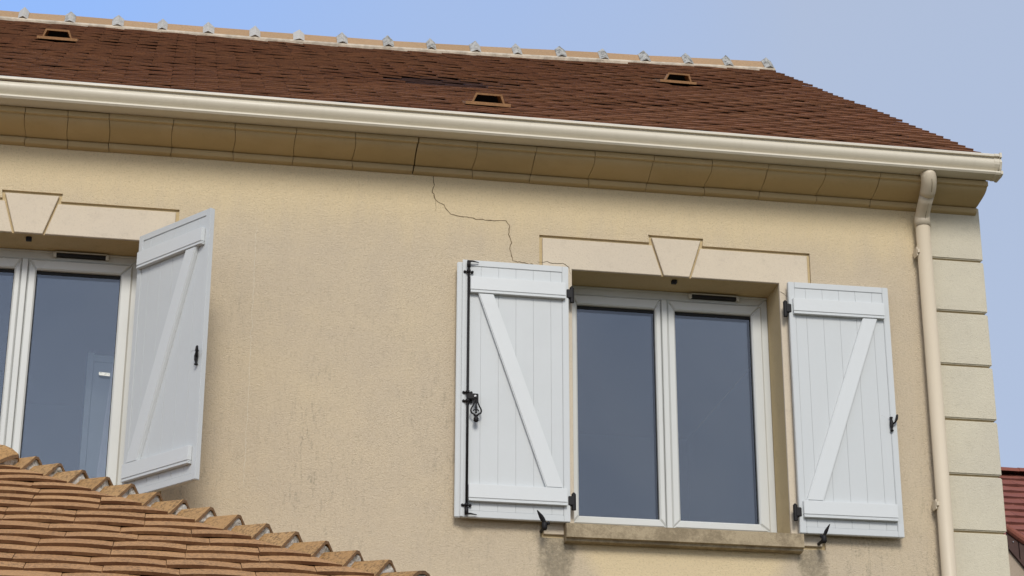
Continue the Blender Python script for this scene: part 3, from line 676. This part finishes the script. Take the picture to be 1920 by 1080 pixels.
# back slope, one covering
bm, T_, S_ = new_tile_bm()
for j in range(37):
    yb = YB+.3-j*.112; zb = .64+j*.112*.555
    x = XV
    while x > XL:
        M4 = Matrix.Translation((x-.135, yb, zb+H+.01)) @ Matrix.Rotation(math.pi, 4, 'Z') @ Matrix.Rotation(R(29)-.11, 4, 'X')
        tile_bm(bm, -.1335, .1335, -.1335, .1335, .30, .0155, .004, M4, random.random(), 0, T_, S_, 2); x -= TW
o = finish('roof_tile_field', bm, M_TILE_UP, roof, norm=False); o['kind'] = 'stuff'

def vent_tile(x, y):
    m = math.atan((zr(x)-.185-ZE)/(YR-.1-YE)); z = zroof(x, y)
    M4 = Matrix.Translation((x, y-.02, z+H+.024)) @ Matrix.Rotation(m-.10, 4, 'X')
    bm, T, S = new_tile_bm()
    tile_bm(bm, -.1345, .1345, -.1345, .1345, .30, .018, .0, Matrix(), .5, 0, T, S, 1)
    # trapezoidal hood with an open dark mouth
    h, t = .052, .011; w0, w1 = .098, .078; z0 = .0185
    o_ = [(-w0, z0), (-w1, z0+h), (w1, z0+h), (w0, z0)]; i_ = [(-w0+t, z0), (-w1+t*.8, z0+h-t), (w1-t*.8, z0+h-t), (w0-t, z0)]
    F = lambda L, v, sc=1.: [bm.verts.new((p[0]*sc, v, z0+(p[1]-z0)*sc if sc < 1 else p[1])) for p in L]
    of, inf = F(o_, .004), F(i_, .004); ob = F(o_, .24, .25)
    for k in range(3): bm.faces.new((of[k], of[k+1], inf[k+1], inf[k])); bm.faces.new((of[k+1], of[k], ob[k], ob[k+1]))
    ii = F(i_, .10)
    for k in range(3): bm.faces.new((inf[k], inf[k+1], ii[k+1], ii[k]))
    for f in bm.faces:
        f[T] = .5; f[S] = 0
    v = finish('vent_tile', bm, M_VENT, roof, norm=False); v.matrix_local = M4
    bm = bmesh.new(); a = [bm.verts.new((p[0], .085, p[1])) for p in i_]; b = [bm.verts.new((p[0], .095, p[1])) for p in i_]
    bm.faces.new(a); bm.faces.new(b[::-1])
    for k in range(4): bm.faces.new((a[k], b[k], b[(k+1) % 4], a[(k+1) % 4]))
    finish('vent_mesh', bm, M_RUBBER, v)
for vx, vy in vents: vent_tile(vx, vy)

# -------- ridge of the main roof
collars = [-5.83, -5.49, -5.15, -4.80, -4.46, -4.12, -3.78, -3.435, -3.0886, -2.7317, -2.3964, -2.0465, -1.6942, -1.356, -1.0196, -.6599, -.3229, .025, .3583, .7113, 1.0538, 1.39, 1.7419, 2.0744, 2.4088]
def rprof(top, hw, hh): return [(YR-hw, top-hh), (YR-hw*.52, top-hh*.44), (YR-hw*.14, top-hh*.03), (YR, top), (YR+hw*.14, top-hh*.03), (YR+hw*.52, top-hh*.44), (YR+hw, top-hh)]
def loft(name, secs, m, parent, tint=.5, close=True, j=0):
    bm = bmesh.new(); T = bm.faces.layers.float.new('tint'); S = bm.faces.layers.float.new('stain_shade')
    rs = [[bm.verts.new((x, y, z+H)) for y, z in pr] for x, pr in secs]; n = len(rs[0])
    for a, b in zip(rs, rs[1:]):
        for k in range(n): bm.faces.new((a[k], a[(k+1) % n], b[(k+1) % n], b[k]))
    bm.faces.new(rs[0]); bm.faces.new(rs[-1][::-1])
    for f in bm.faces: f[T] = tint; f[S] = 0
    o = finish(name, bm, m, parent)
    return o
for a, b in zip(collars, collars[1:]):
    za, zb = zr(a)-.031+random.uniform(-.003, .003), zr(b)-.031+random.uniform(-.003, .003)
    loft('ridge_tile', [(a+.005, rprof(za, .104, .112)), (b-.005, rprof(zb, .104, .112))], M_TILE_RIDGE, roof, random.random())
for c in collars:
    z = zr(c); w = .039+random.uniform(-.003, .005); pk = random.uniform(-.004, .004); tl = random.uniform(-.006, .006)
    secs = []
    for t, e in ((-1, 0), (-.85, .16), (-.45, .55), (-.06, 1), (.06, 1), (.45, .55), (.85, .16), (1, 0)):
        secs.append((c+t*w+tl*e, rprof(z-.027+(.036+pk)*e, .114+.010*min(1, e*1.6), .118+.02*e)))
    o = loft('mortar_collar', secs, M_COLLAR, roof); roughen(o, .0016, 18, c)
# mortar bed under the ridge tiles
bm = bmesh.new(); prev = None; x = collars[0]
while x < 2.46:
    z = zr(x)-.031-.112; d = .0035*noise.noise(Vector((x*7, 0, 0)))+.002*noise.noise(Vector((x*40, 0, 0)))
    v = [bm.verts.new((x, y, zz+H)) for y, zz in ((YR-.122+d, z-.012+d), (YR-.112, z+.006), (YR-.05, z+.02), (YR-.05, z-.06), (YR-.118, z-.032))]
    if prev:
        for k in range(5): bm.faces.new((prev[k], prev[(k+1) % 5], v[(k+1) % 5], v[k]))
    else: bm.faces.new(v)
    prev = v; x += .03
bm.faces.new(prev[::-1]); finish('mortar_bed', bm, M_BED, roof)

# ------------------------------------------------------------------ porch with its hipped roof, in front of the house
porch = empty('tiled_porch', 'low porch with ochre clay tiles and mortared hip, in front of the left window', 'porch', (-4.0, -2.0, 0))
def pp(o): # children keep world-built vertices under a root that stands elsewhere
    o.matrix_parent_inverse = porch.matrix_world.inverted(); return o
bpy.context.view_layer.update()
AS, KX, TP = .118, .9, .5                       # plan step per course, sideways lean of the hip, tangent of the slope
P0 = Vector((-2.7181, -1.6, -1.6892)); HD = Vector((KX, -1, -TP))*AS
LO = .066
def plane_z(y): return P0.z-LO+TP*(y-P0.y)
th = math.atan(TP); NE = 15
y_eave = P0.y-.061-AS*NE
# sheathing
bm = bmesh.new()
def hipx(y): return P0.x+KX*(P0.y-y)
def V(x, y, z): return bm.verts.new((x, y, z+H))
xl = -6.0; yr = P0.y+.09; yb = -.02
A = V(xl, y_eave+.03, plane_z(y_eave+.03)-.03); B = V(hipx(y_eave)-.06, y_eave+.03, plane_z(y_eave+.03)-.03); Cc = V(hipx(yr)-.03, yr, plane_z(yr)-.03); D = V(xl, yr, plane_z(yr)-.03)
zb_ = plane_z(yr)-.03-(yb-yr)*TP; Ebk = V(hipx(yr)+.0+KX*(yb-yr)-.03, yb, zb_); Fbk = V(xl, yb, zb_)
bm.faces.new((A, B, Cc, D)); bm.faces.new((D, Cc, Ebk, Fbk)); 
Bl = V(hipx(y_eave)-.06, y_eave+.03, plane_z(y_eave)-.12); Al = V(xl, y_eave+.03, plane_z(y_eave)-.12); El = V(hipx(yr)+KX*(yb-yr)-.03, yb, plane_z(y_eave)-.12); Fl = V(xl, yb, plane_z(y_eave)-.12)
bm.faces.new((B, Bl, El, Ebk, Cc)); bm.faces.new((A, Al, Bl, B)); bm.faces.new((Al, Fl, El, Bl)); bm.faces.new((A, D, Fbk, Fl, Al)); bm.faces.new((Fbk, Ebk, El, Fl))
proof = pp(finish('roof', bm, M_WOOD, porch))
zt = plane_z(y_eave)-.125; zsv = plane_z(y_eave)
pp(box('fascia', xl, hipx(y_eave)-.05, y_eave+.0, y_eave+.028, zsv-.16, zsv-.022, M_FASC, porch, .003))
pp(box('porch_wall', xl, hipx(y_eave)-.35, y_eave+.32, y_eave+.52, -H, zt-.002, M_WALL, porch)); pp(box('porch_wall', hipx(y_eave)-.56, hipx(y_eave)-.35, y_eave+.522, -.02, -H, zt-.002, M_WALL, porch))
def low_tile(name, x, y, u0, u1, w0, w1, tint, stain_shade=0.):
    """tile whose lower edge lies on the course at y"""
    me = tile_mesh(name, M_TILE_LOW, tint, stain_shade, u0, u1, w0, w1, L=.31, th=.0125, camber=random.uniform(.003, .007), seg=6, edge=.93)
    o = bpy.data.objects.new(name, me); C.objects.link(o); o.parent = proof
    M4 = Matrix.Translation((x, y, plane_z(y)+H+.004+random.uniform(0, .002))) @ Matrix.Rotation(th-math.atan(.0125/.132)+random.gauss(0, .004), 4, 'X') @ Matrix.Rotation(random.gauss(0, .006), 4, 'Y') @ Matrix.Rotation(random.gauss(0, .004), 4, 'Z')
    o.matrix_local = M4; return o
TWL = .267
for i in range(-1, NE+1):
    y = P0.y-.061-AS*i
    xe = P0.x+KX*AS*i-.064           # lower corner of the hip tile of this course
    ph = [0, .5, .12, .62][i % 4]
    w = TWL*(.62+.38*random.random()) if i % 2 else TWL*random.uniform(.9, 1.2)
    x = xe
    while x > -5.9:
        cxm = x-w/2; hw = w/2-.0012
        dxt = KX*.31*math.cos(th)
        w1 = min(hw, xe-dxt-cxm+.075)
        low_tile('roof_tile', cxm, y, -hw, hw, -hw, max(-hw+.01, w1), random.random())
        x -= w; w = TWL
# hip tiles bedded on mortar
def hip_tile(i, rounded=False, scale=1.0, drop=0.):
    P = P0+HD*i; j = random.uniform(-.0025, .0025)
    ax = Vector((-KX, 1, .165)).normalized()          # apex line, running back under the tile above
    Lc = .30 if not rounded else .34
    lw = Vector((-.743, -.669, -.97))*.091*scale; rw = Vector((.50, .62, -.80))*.105*scale
    apex = P+Vector((0, 0, j-drop))
    def sec(base, sc):
        if rounded:
            q = []
            for k in range(9):
                a = math.pi*(k/8); c, s_ = math.cos(a), math.sin(a)
                v = (lw*sc*max(0, c)+rw*sc*max(0, -c)); q.append(base+Vector((v.x, v.y, 0))+Vector((0, 0, (lw.z*sc)*(1-s_)*1.0)))
            return q
        return [base+lw*sc, base+lw*sc*.5, base+lw*sc*.10+Vector((0, 0, .001)), base+rw*sc*.10+Vector((0, 0, .001)), base+rw*sc*.5, base+rw*sc]
    bm, T, S = new_tile_bm(); t = .0105
    o0, o1 = sec(apex, 1), sec(apex+ax*Lc-Vector((0, 0, .008)), .80)
    if rounded and scale > 1.2: o0 = sec(apex-Vector((0, 0, .030)), .80)
    nrm = [(p-(apex-Vector((0, 0, .16)))) for p in o0]
    def inner(sct, base): c = base-Vector((0, 0, .15*scale)); return [p+(c-p).normalized()*t+Vector((0, 0, -.002)) for p in sct]
    i0, i1 = inner(o0, apex), inner(o1, apex+ax*Lc)
    mk = lambda L: [bm.verts.new((p.x, p.y, p.z+H)) for p in L]
    a, b, c, d = mk(o0), mk(o1), mk(i0), mk(i1); n = len(a)
    tint = random.random()
    if rounded and scale > 1.2:          # the crowning tile is domed: its back swells up from the mouth
        m1 = mk(sec(apex+ax*.05-Vector((0, 0, .008)), .95)); m2 = mk(sec(apex+ax*.13+Vector((0, 0, .002)), 1.03))
        for k in range(n-1): bm.faces.new((a[k], a[k+1], m1[k+1], m1[k])); bm.faces.new((m1[k], m1[k+1], m2[k+1], m2[k]))
    else: m2 = a
    for k in range(n-1):
        for q in ((m2[k], m2[k+1], b[k+1], b[k]), (c[k+1], c[k], d[k], d[k+1]), (c[k], c[k+1], a[k+1], a[k]), (b[k], b[k+1], d[k+1], d[k])):
            nf = bm.faces.new(q); nf[S] = .7 if q[0] is c[k] else 0  # mouth rim painted dark, shade in the colour as on the butts
    bm.faces.new((c[0], a[0], b[0], d[0])); bm.faces.new((a[-1], c[-1], d[-1], b[-1]))
    for f in bm.faces: f[T] = tint
    bmesh.ops.recalc_face_normals(bm, faces=bm.faces)
    o = finish('hip_tile', bm, M_TILE_HIP, proof)
    if rounded:
        for p in o.data.polygons: p.use_smooth = len(p.vertices) == 4
        o.data.set_sharp_from_angle(angle=R(40))
    # mortar plug set back from the mouth
    bm = bmesh.new(); back = ax*.007
    c0 = apex-Vector((0, 0, .062*scale))
    ring = [p+back for p in i0]
    ring = [ring[0]+Vector((0, 0, -.014))]+ring+[ring[-1]+Vector((0, 0, -.03))]
    ring2 = [p+ax*.12+Vector((0, 0, -.02)) for p in ring]
    ra, rb = mk(ring) if False else [bm.verts.new((p.x, p.y, p.z+H)) for p in ring], [bm.verts.new((p.x, p.y, p.z+H)) for p in ring2]
    m = len(ra)
    bm.faces.new(ra); bm.faces.new(rb[::-1])
    for k in range(m): bm.faces.new((ra[k], ra[(k+1) % m], rb[(k+1) % m], rb[k]))
    bmesh.ops.triangulate(bm, faces=[f for f in bm.faces if len(f.verts) > 4])
    bmesh.ops.subdivide_edges(bm, edges=[e for e in bm.edges], cuts=3, use_grid_fill=True)
    q = finish('mortar', bm, M_MORT, proof); roughen(q, .010, 26, i*3.7)
for i in range(0, NE-1): hip_tile(i)
hip_tile(NE-1+.05, True, .95, .012)
def crown_tile():
    bm, T, S = new_tile_bm(); M0 = P0+Vector((-.083, .02, .004)); secs = []
    zf = P0.z-.098
    for dx, dy, dz, k in ((0, 0, 0, 1), (-.030, .008, .026, 1.02), (-.065, .016, .042, 1.03), (-.11, .025, .048, 1.03), (-.26, .05, .046, 1.0), (-.42, .08, .044, .98)):
        A = M0+Vector((dx, dy, dz)); pts = []
        for q in range(13):
            a = math.pi*q/12; c = math.cos(a)
            d = (Vector((-.743, -.669, 0))*.175*c if c > 0 else Vector((.06, .62, 0))*.12*-c)*k
            pts.append(Vector((A.x+d.x, A.y+d.y, zf+(A.z-zf)*(1-abs(c)**(1.25 if c > 0 else 2)))))
        secs.append(pts)
    o_ = [[bm.verts.new((p.x, p.y, p.z+H)) for p in L] for L in secs]
    cen = Vector((M0.x, M0.y, zf-.03)); inn = [bm.verts.new((p+(cen-p).normalized()*.016)+Vector((0, 0, H))) for p in secs[0]]
    inb = [bm.verts.new((p+(cen-p).normalized()*.02)+Vector((-.06, .02, H))) for p in secs[0]]
    for a, b in zip(o_, o_[1:]):
        for q in range(12): bm.faces.new((a[q], a[q+1], b[q+1], b[q]))
    for q in range(12):
        f = bm.faces.new((inn[q], inn[q+1], o_[0][q+1], o_[0][q])); f[S] = .7  # rim shade painted into the colour here too
        bm.faces.new((inn[q+1], inn[q], inb[q], inb[q+1]))
    bm.faces.new(o_[-1][::-1])
    for f in bm.faces: f[T] = .5
    bmesh.ops.recalc_face_normals(bm, faces=bm.faces)
    o = finish('crown_tile', bm, M_TILE_HIP, proof)
    for p in o.data.polygons: p.use_smooth = len(p.vertices) == 4
    o.data.set_sharp_from_angle(angle=R(40))
    bm = bmesh.new(); a = [bm.verts.new((p+(cen-p).normalized()*.017)+Vector((-.006, .004, H))) for p in secs[0]]; b = [bm.verts.new(v.co+Vector((-.05, .03, 0))) for v in a]
    bm.faces.new(a); bm.faces.new(b[::-1])
    for q in range(13): bm.faces.new((a[q], a[(q+1) % 13], b[(q+1) % 13], b[q]))
    bmesh.ops.triangulate(bm, faces=[f for f in bm.faces if len(f.verts) > 4]); bmesh.ops.subdivide_edges(bm, edges=list(bm.edges), cuts=2, use_grid_fill=True)
    q = finish('mortar', bm, M_MORT, proof); roughen(q, .008, 26, 5)
crown_tile()
# ridge tiles running off to the left
for k in range(9):
    x1 = P0.x-.50-.33*k; zc = P0.z+.050
    loft('ridge_tile', [(x1, [(P0.y+.14+.13*math.cos(a), zc-.09+.09*math.sin(a)) for a in [math.pi*t/8 for t in range(9)]]), (x1-.325, [(P0.y+.14+.12*math.cos(a), zc-.095+.085*math.sin(a)) for a in [math.pi*t/8 for t in range(9)]])], M_TILE_HIP, proof, random.random())
# side and back slopes, out of view: joined covering
bm, T_, S_ = new_tile_bm()
for i in range(1, NE+1):            # hip end facing right
    xo = hipx(P0.y)+KX*AS*i; zz = P0.z-.05-TP*AS*i
    yf = P0.y-AS*i+.09; yk = P0.y+AS*i; y = yf
    y0_ = y
    while y < min(yk, -.05)-.1:
        c0 = max(-.1335, min(.12, y0_+.30-(y+.1335)))
        M4 = Matrix.Translation((xo+.01, y+.1335, zz+H)) @ Matrix.Rotation(math.pi/2, 4, 'Z') @ Matrix.Rotation(th-.12, 4, 'X')
        tile_bm(bm, -.1335, .1335, c0, .1335, .28, .0165, .004, M4, random.random(), 0, T_, S_, 2); y += .27
for i in range(2, 12):
    yy = P0.y+.1+AS*i; zz = plane_z(yr)-TP*AS*i-.03; x = hipx(yr)+.0+KX*AS*i-.2
    while x > -5.9:
        M4 = Matrix.Translation((x, yy, zz+H)) @ Matrix.Rotation(math.pi, 4, 'Z') @ Matrix.Rotation(th-.12, 4, 'X')
        tile_bm(bm, -.1335, .1335, -.1335, .1335, .28, .0165, .004, M4, random.random(), 0, T_, S_, 2); x -= .27
o = finish('roof_tile_field', bm, M_TILE_LOW, proof, norm=False); o['kind'] = 'stuff'

# ------------------------------------------------------------------ neighbour's house behind the corner
nei = empty('red_roofed_house', 'neighbouring house with red tiled roof and dark cladding behind the right corner', 'house', (9.5, 12, 0))
bpy.context.view_layer.update()
def np_(o): o.matrix_parent_inverse = nei.matrix_world.inverted(); return o
NX0, NX1 = 6.4, 13.0; NY, NZ = 10.0, 1.21; NA = R(35); NE_ = .223
bm = bmesh.new(); aprism(bm, [(NY, NZ-.03), (NY+2.05, NZ-.03+1.435), (NY+4.1, NZ-.03), (NY+4.1, NZ-.12), (NY, NZ-.12)], NX0, NX1); nroof = np_(finish('roof', bm, M_WOOD, nei))
np_(box('wall', NX0+.3, NX1-.3, NY+.35, NY+3.8, -H, NZ-.13, M_NWALL, nei))
nv = [tile_mesh('roof_tile', M_TILE_NEI, random.random(), 0, -.149, .149, L=.34, th=.030, camber=-.004, seg=4) for _ in range(6)]
for j in range(11):
    x = NX0+.15+(.15 if j % 2 else 0)
    while x < 11.2:
        o = bpy.data.objects.new('roof_tile', random.choice(nv)); C.objects.link(o); o.parent = nroof
        sd_ = j*NE_; y = NY+sd_*math.cos(NA); z = NZ+sd_*math.sin(NA)
        o.matrix_local = Matrix.Translation((x, y, z+H+random.uniform(0, .004))) @ Matrix.Rotation(NA-.125+random.gauss(0, .005), 4, 'X') @ Matrix.Rotation(random.gauss(0, .008), 4, 'Y')
        x += .30
xr = NX0
while xr < NX1-.2:
    bm, T, S = new_tile_bm(); ry, rz = NY+2.0, NZ+1.42
    rs = []
    for xx, k in ((xr, 1), (xr+.40, .93)):
        rs.append([bm.verts.new((xx, ry+.12*k*math.cos(a), rz+.07*k*math.sin(a)+H)) for a in [math.pi*t/6 for t in range(7)]])
    for k in range(6): bm.faces.new((rs[0][k], rs[0][k+1], rs[1][k+1], rs[1][k]))
    bm.faces.new(rs[0]); bm.faces.new(rs[1][::-1])
    for f in bm.faces: f[T] = .4
    finish('ridge_tile', bm, M_TILE_NEI, nroof); xr += .38
# clad gable of the wing standing in front of that roof: top edge falls to the right
wy = 9.86
def wing(x): return 1.315-(x-6.874)*.62
xb = 6.78
for k in range(9):
    x0_, x1_ = xb+.128*k, xb+.128*(k+1)-.006
    np_(panel('cladding_board', [[(x0_, .235+.81-(x0_-6.88)*1.22), (x1_, .235+.81-(x1_-6.88)*1.22), (x1_, wing(x1_)-.06), (x0_, wing(x0_)-.06)]], wy-.02-(k % 2)*.006, wy, M_CLAD, nei, .003))
    bm = bmesh.new(); atube(bm, [(x0_+.06, wy-.034, wing(x0_)-.17), (x0_+.06, wy-.02, wing(x0_)-.17)], .006, 6); np_(finish('nail', bm, M_DEBRIS, nei))
for k in range(8):
    x0_ = xb-.02+.20*k; a = Vector((x0_, wy-.03, wing(x0_)-.02)); b = Vector((x0_+.215, wy-.03, wing(x0_+.215)-.035))
    bm, T, S = new_tile_bm(); atube(bm, [a, b], [.040, .047], 10)
    for f in bm.faces: f[T] = .5
    np_(finish('verge_tile', bm, M_TILE_NEI, nei))
np_(panel('wing_wall', [[(xb, -H), (xb+1.2, -H), (xb+1.2, .235+.81-(xb+1.2-6.88)*1.22-.01), (xb, .235+.81-(xb-6.88)*1.22-.01)]], wy+.0, wy+.12, M_NWALL, nei))
np_(panel('barge_board', [[(xb, .235+.80-(xb-6.88)*1.22), (xb+1.2, .235+.80-(xb+1.2-6.88)*1.22), (xb+1.2, .235+.77-(xb+1.2-6.88)*1.22), (xb, .235+.77-(xb-6.88)*1.22)]], wy-.04, wy-.001, M_CLAD, nei))
